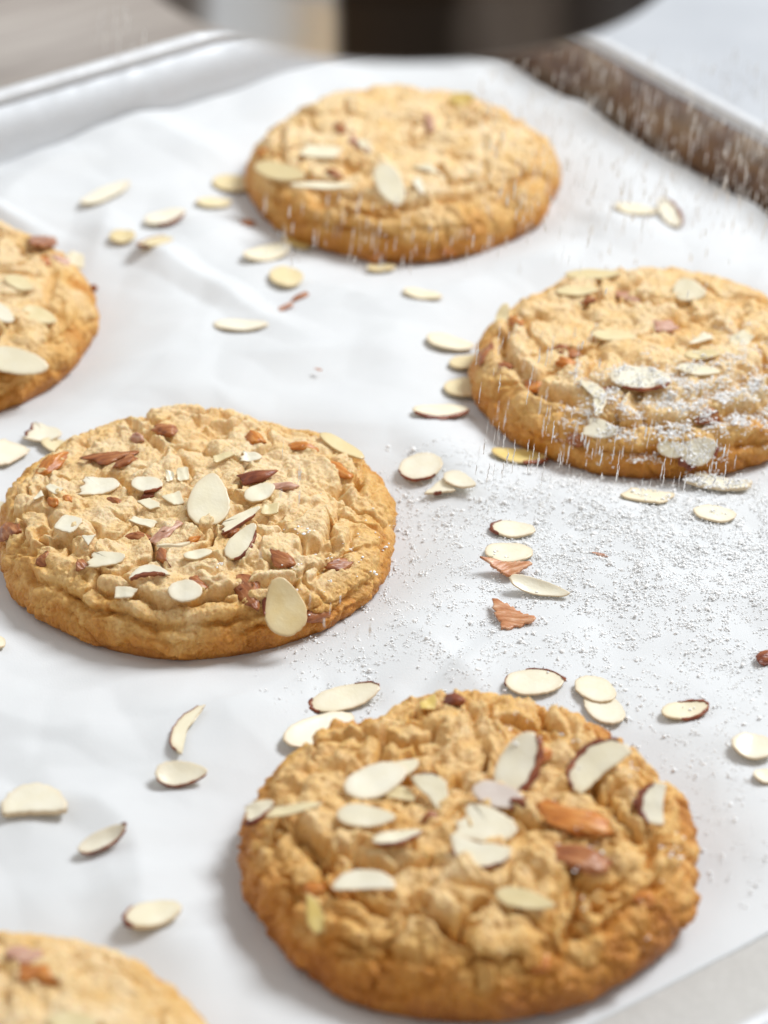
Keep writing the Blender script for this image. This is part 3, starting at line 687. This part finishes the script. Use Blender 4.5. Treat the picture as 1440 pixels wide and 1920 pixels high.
# ---- on the nearest cookie
cf(4, 648, 1490, 760, 1440, .86, 'oval', 'pale flake, larger of the overlapping group at the left of the nearest cookie', face=.30, up=.18)
cf(4, 715, 1462, 785, 1428, .48, 'cut', 'narrow pale flake overlapping the top of the larger pale one on the nearest cookie', face=.35, up=.2)
cf(4, 785, 1450, 838, 1508, .66, 'half', 'triangular cream flake standing right of the overlapping group', face=.45, up=.16, skin=[(100, 170, .04)])
cf(4, 725, 1485, 778, 1495, .42, 'half', 'small flake tucked beneath the overlapping group on the nearest cookie', 'toast', face=.35)
cf(4, 631, 1528, 742, 1536, .56, 'tear', 'white flake just below the overlapping group on the nearest cookie', face=.35, up=.08)
cf(4, 698, 1580, 792, 1562, .34, 'tear', 'thin flake with red-brown underside at the centre of the nearest cookie', face=.2, up=.08, skin=[(200, 345, .06)])
cf(4, 625, 1654, 742, 1652, .60, 'half', 'lone white pointed flake on the front slope of the nearest cookie', face=.35, up=.16)
cf(4, 503, 1528, 606, 1508, .28, 'cut', 'long thin cream sliver at the left shoulder of the nearest cookie', 'toast', face=.25, up=.10)
cf(4, 462, 1532, 514, 1504, .46, 'cut', 'flake with dark underside on the far left edge of the nearest cookie', face=.4, up=.08, skin=[(200, 340, .10)])
cf(4, 862, 1538, 970, 1560, .92, 'cut', 'upper half of the white flake split in two on the nearest cookie', face=.4, up=.16)
cf(4, 956, 1612, 842, 1588, .72, 'half', 'lower half of the split white flake, finely edged brown, nearest cookie', face=.4, up=.12, skin=[(10, 170, .03)])
cf(4, 942, 1492, 998, 1374, .82, 'oval', 'tall leaning pale flake with amber right edge on the nearest cookie', face=.62, up=.30, skin=[(190, 350, .13)])
cf(4, 886, 1478, 985, 1508, .62, 'oval', 'mauve translucent flake behind the tall leaning one', 'mauve', face=.4, up=.05, skin=[(300, 350, .08)])
cf(4, 1066, 1476, 1168, 1390, .88, 'half', 'white flake with thick dark red skin standing at the right back of the nearest cookie', face=.55, up=.26, skin=[(20, 175, .10)])
cf(4, 1222, 1550, 1228, 1468, .62, 'half', 'white angular flake with dark left skin on the right of the nearest cookie', face=.55, up=.20, skin=[(20, 150, .13)])
cf(4, 930, 1676, 1040, 1700, .46, 'tear', 'cream half-buried flake right of centre on the nearest cookie', 'toast', face=.35, up=.02)
cf(4, 562, 1722, 618, 1712, 1.0, 'shard', 'yellow-green flake stuck in the left front slope of the nearest cookie', 'gold', face=.6, up=.02)
cf(4, 785, 1330, 822, 1312, .42, 'shard', 'small yellow flake on the back rim of the nearest cookie', 'gold', face=.4)
# ---- on the bottom left cookie
cf(5, 88, 1915, 185, 1922, .50, 'oval', 'blurred flake at the bottom edge on the bottom left cookie', 'toast', face=.3)

# ------------------------------------------------------------------ brown almond chunks
def chunk_mesh(name, L, W, Hh, seed):
    import bmesh
    rng = random.Random(seed); bm = bmesh.new(); bmesh.ops.create_icosphere(bm, subdivisions=3, radius=1)
    V = np.array([v.co for v in bm.verts])
    pl = [(np.array([rng.uniform(-1, 1), rng.uniform(-1, 1), rng.uniform(-.3, 1)]), rng.uniform(.35, .8)) for _ in range(8)]
    for nrm, d in pl:
        nrm = nrm / np.linalg.norm(nrm); s = V @ nrm; k = s > d; V[k] -= np.outer(s[k] - d, nrm)
    V = V * (1 + .34 * perlin(V * 1.7 + seed * .37, seed % 50))[:, None]
    V[:, 2] += .07 * np.sin(V[:, 1] * 9 + 2 * V[:, 0] + seed)
    V /= np.abs(V).max(0)
    V = V * np.array([L / 2, W / 2, Hh / 2])
    for v, p in zip(bm.verts, V): v.co = Vector(p)
    me = bpy.data.meshes.new(name); bm.to_mesh(me); bm.free()
    me.polygons.foreach_set('use_smooth', np.ones(len(me.polygons), dtype=bool)); return me
def ck(ci, x1, y1, x2, y2, w, mat='chunk', sink=.35, th=.28, label=None):
    """piece of almond with its brown skin baked into a cookie: a part of the cookie"""
    xc, yc = (x1 + x2) / 2, (y1 + y2) / 2; P, n, hi = hit(ci, xc, yc, .25)
    n = n * .7 + .3 * UPV; n /= np.linalg.norm(n)
    P1 = on_plane(x1, y1, P, n); P2 = on_plane(x2, y2, P, n); m, L = place_frame(P1, P2, n)
    me = chunk_mesh('almond_chunk', L * 1.45, w * CM * 1.5, th * CM, int(x1 + y1) + ci)
    o = obj('almond_chunk', me, M[mat]); mw = Matrix.Translation(Vector(P - n * th * CM * (sink - .36) + n * .0002)) @ m
    par = COOKIES[ci]['obj']; o.parent = par
    o.matrix_basis = Matrix.Translation(par.location).inverted() @ mw
    if label: o['label'] = label
def pk(x1, y1, x2, y2, w, label, mat='chunk', th=.16):
    P = at((x1 + x2) / 2, (y1 + y2) / 2, .003); h = paper_h(P[:2])[0]; P1 = at(x1, y1, h); P2 = at(x2, y2, h); m, L = place_frame(P1, P2, UPV)
    o = obj('almond_chip', chunk_mesh('almond_chip', L, w * CM, th * CM, int(x1 * 3 + y1)), M[mat])
    C = (P1 + P2) / 2; C[2] = h + th * .42 * CM; o.matrix_world = Matrix.Translation(Vector(C)) @ m
    tag(o, label, 'almond chip', 'brown almond chips on the parchment')
def pfk(x1, y1, x2, y2, w, label, z, sd_):
    P = at((x1 + x2) / 2, (y1 + y2) / 2, .003); h = paper_h(P[:2])[0] + z * CM; P1 = at(x1, y1, h); P2 = at(x2, y2, h)
    _fid[0] = sd_ * 100
    make_flake(P1, P2, UPV + RT * .1 + np.array([0, -.2, 0]), w, 'tri', 'ribbed', (), .09, .08, label, 'brown almond chips on the parchment', .0010, 'almond_chip')
pk(442, 424, 480, 420, .38, 'small brown chip left of the farthest cookie, below the rounder flake')
pk(520, 584, 552, 570, .30, 'pinkish half of the two-tone chip under the round cream flake', 'pink')
pk(545, 566, 582, 550, .34, 'red-brown half of the two-tone chip under the round cream flake')
pfk(915, 1080, 1002, 1060, .85, 'amber skin chip dusted with sugar on a pale flake mid-paper', .10, 3)
pfk(908, 1160, 1008, 1168, 1.25, 'ribbed triangular brown chip alone below the amber one', .03, 8)
pk(1406, 1244, 1456, 1240, .45, 'dark brown chip at the right edge of the paper', 'skin', .3)
pk(719, 926, 736, 944, .22, 'tiny dark red chip touching the right end of the middle cookie', 'skin', .2)
pk(166, 546, 190, 543, .28, 'small orange-brown chip beside the right end of the upper left cookie', 'chunk', .22)
pk(1108, 1036, 1142, 1046, .12, 'tiny pinkish crumb in the sugar in front of the sugared cookie', 'pink', .08)
pk(588, 692, 606, 696, .10, 'tiny grey-brown speck alone on the open paper behind the middle cookie', 'pink', .06)
# farthest cookie
ck(0, 622, 228, 650, 250, .45); ck(0, 645, 252, 684, 286, .42, 'pink', label='pinkish almond skin'); ck(0, 800, 215, 812, 246, .25, 'pink')
ck(0, 612, 322, 640, 330, .25); ck(0, 482, 290, 500, 285, .3, 'orange'); ck(0, 682, 478, 720, 490, .3, 'orange'); ck(0, 826, 468, 856, 474, .25, 'orange')
# sugared cookie
ck(1, 1050, 660, 1092, 668, .45); ck(1, 1045, 678, 1075, 684, .30, 'orange'); ck(1, 902, 690, 912, 650, .40); ck(1, 995, 712, 1016, 728, .45, 'orange')
ck(1, 1214, 606, 1264, 616, .45, 'pink', label='rose-coloured almond skin'); ck(1, 1308, 780, 1346, 778, .4); ck(1, 1130, 725, 1150, 735, .25)
ck(1, 1068, 826, 1098, 812, .4); ck(1, 955, 600, 975, 605, .3, 'orange'); ck(1, 1096, 560, 1112, 568, .3); ck(1, 1155, 548, 1190, 560, .3, 'pink')
ck(1, 940, 690, 952, 678, .35); ck(1, 1040, 650, 1066, 652, .2)
# upper left cookie
ck(2, 68, 448, 104, 442, .55, label='rounded brown almond skin at the back rim'); ck(2, 78, 490, 100, 485, .4, 'orange'); ck(2, 98, 488, 130, 490, .45, 'pink')
# middle cookie
ck(3, 72, 888, 126, 846, .42, 'orange', .25, label='long bright orange-brown almond skin'); ck(3, 165, 864, 245, 852, .42, th=.2); ck(3, 218, 872, 262, 858, .3)
ck(3, 292, 812, 334, 806, .42); ck(3, 450, 905, 506, 888, .40, 'skin', .15); ck(3, 512, 918, 564, 912, .28, 'pink', .3)
ck(3, 545, 838, 588, 842, .32, 'orange'); ck(3, 618, 868, 654, 892, .30, 'orange'); ck(3, 508, 1034, 548, 1054, .52); ck(3, 618, 1058, 672, 1058, .38)
ck(3, 448, 1088, 484, 1132, .50); ck(3, 572, 1166, 622, 1150, .35); ck(3, 204, 936, 228, 944, .3); ck(3, 238, 1004, 278, 1008, .25)
ck(3, 282, 1018, 332, 986, .40, 'pink', .3, label='pinkish almond skin'); ck(3, 300, 1036, 315, 1060, .25); ck(3, 358, 1090, 384, 1098, .3)
ck(3, 74, 1044, 92, 1052, .35); ck(3, 142, 1060, 156, 1068, .3); ck(3, 268, 932, 300, 925, .25, 'skin'); ck(3, 95, 938, 108, 946, .2, 'orange')
ck(3, 10, 985, 26, 1005, .5); ck(3, 430, 1005, 452, 985, .35); ck(3, 345, 1018, 372, 1010, .2, 'orange'); ck(3, 118, 932, 132, 942, .2, 'orange')
ck(3, 468, 812, 485, 830, .3, 'orange'); ck(3, 245, 820, 268, 824, .2, 'pink')
# nearest cookie
ck(4, 1012, 1520, 1126, 1562, .58, 'orange', -.1, .3, label='large red-brown almond skin sprinkled with sugar'); ck(4, 1040, 1592, 1128, 1630, .72, 'chunk', .0, .45, label='dark round almond lump')
ck(4, 838, 1314, 872, 1318, .35, 'skin', .15); ck(4, 795, 1535, 818, 1532, .18, 'chunk'); ck(4, 1186, 1678, 1222, 1690, .32, 'orange')
ck(4, 562, 1668, 600, 1662, .30, 'orange', .5); ck(4, 1000, 1430, 1030, 1400, .3, 'orange'); ck(4, 545, 1800, 562, 1812, .3, 'skin', .6)
ck(4, 960, 1508, 985, 1498, .3, 'skin', .4); ck(4, 1185, 1500, 1200, 1512, .3, 'skin'); ck(4, 1000, 1810, 1040, 1800, .3, 'orange', .6)
# bottom left cookie
ck(5, 0, 1796, 66, 1788, .55, 'pink', .3); ck(5, 52, 1812, 108, 1834, .6, 'orange', .4)

# ------------------------------------------------------------------ icing sugar
import bmesh
def ico(sub):
    bm = bmesh.new(); bmesh.ops.create_icosphere(bm, subdivisions=sub, radius=1)
    V = np.array([v.co for v in bm.verts]); F = np.array([[v.index for v in f.verts] for f in bm.faces]); bm.free(); return V, F
IV, IF = ico(1)
def grains(name, C, r, seed, label, stretch=None, cat='icing sugar'):
    rs = np.random.RandomState(seed); n = len(C)
    jit = 1 + rs.uniform(-.22, .22, (n, len(IV), 1))
    sc = rs.uniform(.65, 1.5, (n, 1, 3)) * np.array([1, 1, .5]) if stretch is None else np.broadcast_to(np.array(stretch), (n, 1, 3)).copy()
    V = C[:, None, :] + IV[None] * jit * sc * r[:, None, None]
    F = IF[None] + (np.arange(n) * len(IV))[:, None, None]
    o = obj(name, mesh_np(name, V.reshape(-1, 3), F.reshape(-1, 3)), M['sugar'])
    tag(o, label, cat, kind='stuff'); return o
rs = np.random.RandomState(12)
def blob_density(px, py, blobs):
    d = np.zeros_like(px)
    for (x, y, sx, sy, a) in blobs: d = d + a * np.exp(-((px - x) / sx) ** 2 - ((py - y) / sy) ** 2)
    return d
BL = [(1330, 960, 300, 110, 1.0), (1150, 1010, 260, 110, .55), (1400, 1130, 240, 130, .55), (1060, 1100, 330, 150, .22), (900, 1020, 200, 170, .16), (800, 1100, 220, 160, .12),
      (1130, 900, 160, 50, .8), (700, 1200, 170, 110, .09), (1150, 1250, 350, 130, .13), (1340, 1420, 160, 120, .13), (640, 1250, 120, 80, .06), (400, 1240, 160, 22, .03), (1380, 1580, 110, 120, .06), (760, 960, 60, 60, .2), (620, 1320, 150, 60, .03)]
def cluster(C, spread, rng, lo, hi):
    """each sugar speck is a little clump of grains"""
    out = []; rad_ = []
    for p in C:
        k = rng.choice([1, 1, 1, 2, 3, 5]); base = rng.uniform(lo, hi) * (1.0 + .10 * k)
        for q in range(k):
            out.append(p + (np.array([rng.normal(), rng.normal(), abs(rng.normal()) * .5]) * base * 2.6 if q else 0)); rad_.append(base * rng.uniform(.6, 1.1))
    return np.array(out), np.array(rad_)
N0 = 210000
px = rs.uniform(480, 1560, N0); py = rs.uniform(840, 1700, N0)
clump = np.clip(.55 + 1.0 * perlin(np.column_stack([px / 28, py / 18, np.zeros(N0)]), 40) + .7 * perlin(np.column_stack([px / 90, py / 55, np.zeros(N0)]), 41), 0, 2)
den = blob_density(px, py, BL) * clump
keep = rs.rand(N0) < np.minimum(den, 1.2) * .43
px, py = px[keep], py[keep]
G = np.array([at(a, b, .003) for a, b in zip(px, py)]); h = paper_h(G[:, :2])
inside = np.zeros(len(G), bool)
for c in COOKIES: inside |= np.linalg.norm(G[:, :2] - c['C'][:2], axis=1) < c['R'] * .97
G = G[~inside]; h = h[~inside]; G[:, 2] = h + .00004
Cg, rg = cluster(G, 0, rs, .00008, .00019)
big = rs.rand(len(rg)) < .07; rg[big] *= 2.1
grains('icing_sugar', Cg, rg, 1, 'powdered sugar grains scattered thickest on the paper in front of the sugared cookie')
# on the cookies and flakes: rain sugar down, keep what meets a surface seen from above
bpy.context.view_layer.update()
dg = bpy.context.evaluated_depsgraph_get()
def rain(n, x0, x1, y0, y1, blobs, k, seed, zplane=.018):
    rr_ = np.random.RandomState(seed); X = rr_.uniform(x0, x1, n); Y = rr_.uniform(y0, y1, n)
    cl = np.clip(.4 + 1.2 * perlin(np.column_stack([X / 30, Y / 20, np.zeros(n)]), 43), 0, 2)
    ok = rr_.rand(n) < blob_density(X, Y, blobs) * cl * k
    out = []
    for a, b in zip(X[ok], Y[ok]):
        P = at(a, b, zplane); r, loc, nr, _, ob, _ = S.ray_cast(dg, Vector((P[0], P[1], .2)), Vector((0, 0, -1)))
        if r and ob.name.split('.')[0] in ('cookie', 'almond_flake', 'almond_chunk', 'almond_chip', 'skin') and (nr.z > .25): out.append(np.array(loc) + np.array([0, 0, .00008]))
    return np.array(out).reshape(-1, 3)
g1 = rain(26000, 1040, 1520, 600, 900, [(1400, 740, 150, 45, 1.0), (1250, 770, 170, 45, .75), (1380, 800, 160, 60, .8), (1120, 770, 90, 60, .3), (1400, 640, 60, 30, .15), (1230, 710, 60, 30, .25)], 1.0, 5)
g2 = rain(5000, 380, 760, 920, 1200, [(640, 1060, 90, 90, .35), (690, 1000, 60, 60, .35), (560, 1090, 90, 60, .2), (350, 1100, 60, 25, .12)], .22, 6, .014)
g3 = rain(6000, 800, 1340, 1300, 1720, [(1090, 1400, 170, 70, .35), (1080, 1560, 70, 60, .25), (1250, 1560, 70, 110, .14), (960, 1350, 140, 30, .2), (1130, 1690, 70, 40, .10)], .16, 7, .022)
g4 = rain(5000, 880, 1440, 830, 1460, [(960, 1040, 70, 130, .6), (1000, 1290, 60, 30, .5), (1120, 1300, 60, 50, .5), (1290, 1340, 60, 30, .5), (1240, 940, 200, 60, 1.2), (980, 860, 60, 30, .15)], .30, 8, .002)
g = np.vstack([g1, g2, g3, g4])
Cg, rg = cluster(g, 0, rs, .00013, .00030)
grains('icing_sugar', Cg, rg, 2, 'powdered sugar grains settled on the right-hand cookies and on flakes')

# falling sugar: vertical strings of tiny clumps in the air under the sifter
def falling(specs, seed):
    r_ = np.random.RandomState(seed); C = []; R_ = []
    for (x0, x1, y0, y1, n, z0, z1, ln) in specs:
        for _ in range(n):
            x = r_.uniform(x0, x1); y = r_.uniform(y0, y1); P = at(x, y, r_.uniform(z0, z1)); L = ln * r_.uniform(.4, 1.3) * CM; k = int(4 + L / CM * 16)
            w = r_.uniform(.00010, .00026)
            for q in range(k):
                u = q / max(1, k - 1) - .5
                C.append(P + np.array([u * L * .10 + r_.normal() * w * .4, r_.normal() * w * .4, u * L])); R_.append(w * r_.uniform(.45, 1.0) * (1.05 - abs(u)))
    return np.array(C), np.array(R_)
SP = [(900, 1440, 100, 440, 720, .004, .05, .45), (490, 780, 370, 505, 70, .012, .04, .45), (760, 1000, 420, 510, 26, .012, .04, .45), (890, 1130, 620, 890, 90, .014, .04, .5),
      (1060, 1380, 800, 910, 60, .012, .03, .45), (560, 700, 1120, 1200, 7, .02, .03, .4), (480, 600, 840, 1080, 6, .03, .06, .4), (170, 290, 20, 110, 9, .03, .06, .9), (1000, 1440, 420, 560, 30, .01, .06, .4)]
Cf, Rf = falling(SP, 9)
grains('falling_sugar', Cf, Rf, 3, 'fine icing sugar falling through the air over the cookies and the browned tray wall', stretch=(.8, .8, 4.0))

# ------------------------------------------------------------------ metal sifter held above the tray
def lathe(prof, n=128):
    V = []; F = []
    for (r, z) in prof:
        for k in range(n): a = 2 * math.pi * k / n; V.append((r * math.cos(a), r * math.sin(a), z))
    for q in range(len(prof) - 1):
        for k in range(n): j = (k + 1) % n; F.append((q * n + k, q * n + j, (q + 1) * n + j, (q + 1) * n + k))
    F.append(tuple(range(n))[::-1]); F.append(tuple((len(prof) - 1) * n + k for k in range(n)))
    return V, F
SIFT_T = .58
pc = CAM + SIFT_T * raydir(765, -98)
sif = bpy.data.objects.new('flour_sifter', None); COL.objects.link(sif); sif.location = tuple(pc)
tag(sif, 'shiny round metal sifter held above the tray, blurred, at the top of the photo', 'sifter')
R0 = 520 / FPX * SIFT_T
V, F = lathe([(R0 - .004, .0015), (R0 - .0012, .0), (R0, .0012), (R0, .010), (R0 + .0012, .0112), (R0 + .0012, .0128), (R0, .014), (R0 + .0004, .05), (R0 + .001, .083), (R0 - .0005, .083), (R0 - .0014, .05), (R0 - .0016, .0135), (R0 - .0028, .003)])
F = F[:-2]; n_ = 128; k_ = 12
F += [(k_ * n_ + k, k_ * n_ + (k + 1) % n_, (k + 1) % n_, k) for k in range(n_)]
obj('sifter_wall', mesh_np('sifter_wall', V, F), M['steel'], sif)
rp = [(R0 + .0012 + .0022 * math.cos(rad(t)), .084 + .0022 * math.sin(rad(t))) for t in range(0, 361, 30)]
V, F = lathe(rp); F = F[:-2]
obj('rolled_lip', mesh_np('rolled_lip', V, F), M['rim'], sif)
V = []; F = []; g = 56; L = R0 - .003                      # wire mesh of the bottom
def wire(p, q, rr_):
    b = len(V); d = np.array(q) - np.array(p); d = d / np.linalg.norm(d); u = np.cross(d, [0, 0, 1.0])
    for e in (p, q):
        for (a, c_) in ((1, 0), (-.5, .87), (-.5, -.87)): V.append(tuple(np.array(e) + u * a * rr_ + np.array([0, 0, c_ * rr_])))
    F.extend([(b, b + 1, b + 4, b + 3), (b + 1, b + 2, b + 5, b + 4), (b + 2, b, b + 3, b + 5)])
for k in range(1, g):
    x = -L + 2 * L * k / g; h_ = math.sqrt(L * L - x * x)
    wire((x, -h_, .003), (x, h_, .003), .00022); wire((-h_, x, .0034), (h_, x, .0034), .00022)
obj('wire_mesh', mesh_np('wire_mesh', V, F, False), M['rim'], sif)
# handle on the far side, a bent strap
V = []; F = []; path = [(R0 + .0005, .074), (R0 + .020, .078), (R0 + .036, .070), (R0 + .040, .050), (R0 + .036, .030), (R0 + .020, .022), (R0 + .0005, .024)]
for (r_, z_) in path:
    for (w_, t_) in ((-.009, -.001), (.009, -.001), (.009, .001), (-.009, .001)): V.append((w_, r_ + t_, z_ + t_ * .5))
for q in range(len(path) - 1):
    for e in range(4): F.append((q * 4 + e, q * 4 + (e + 1) % 4, (q + 1) * 4 + (e + 1) % 4, (q + 1) * 4 + e))
obj('handle', mesh_np('handle', V, F, False), M['rim'], sif)
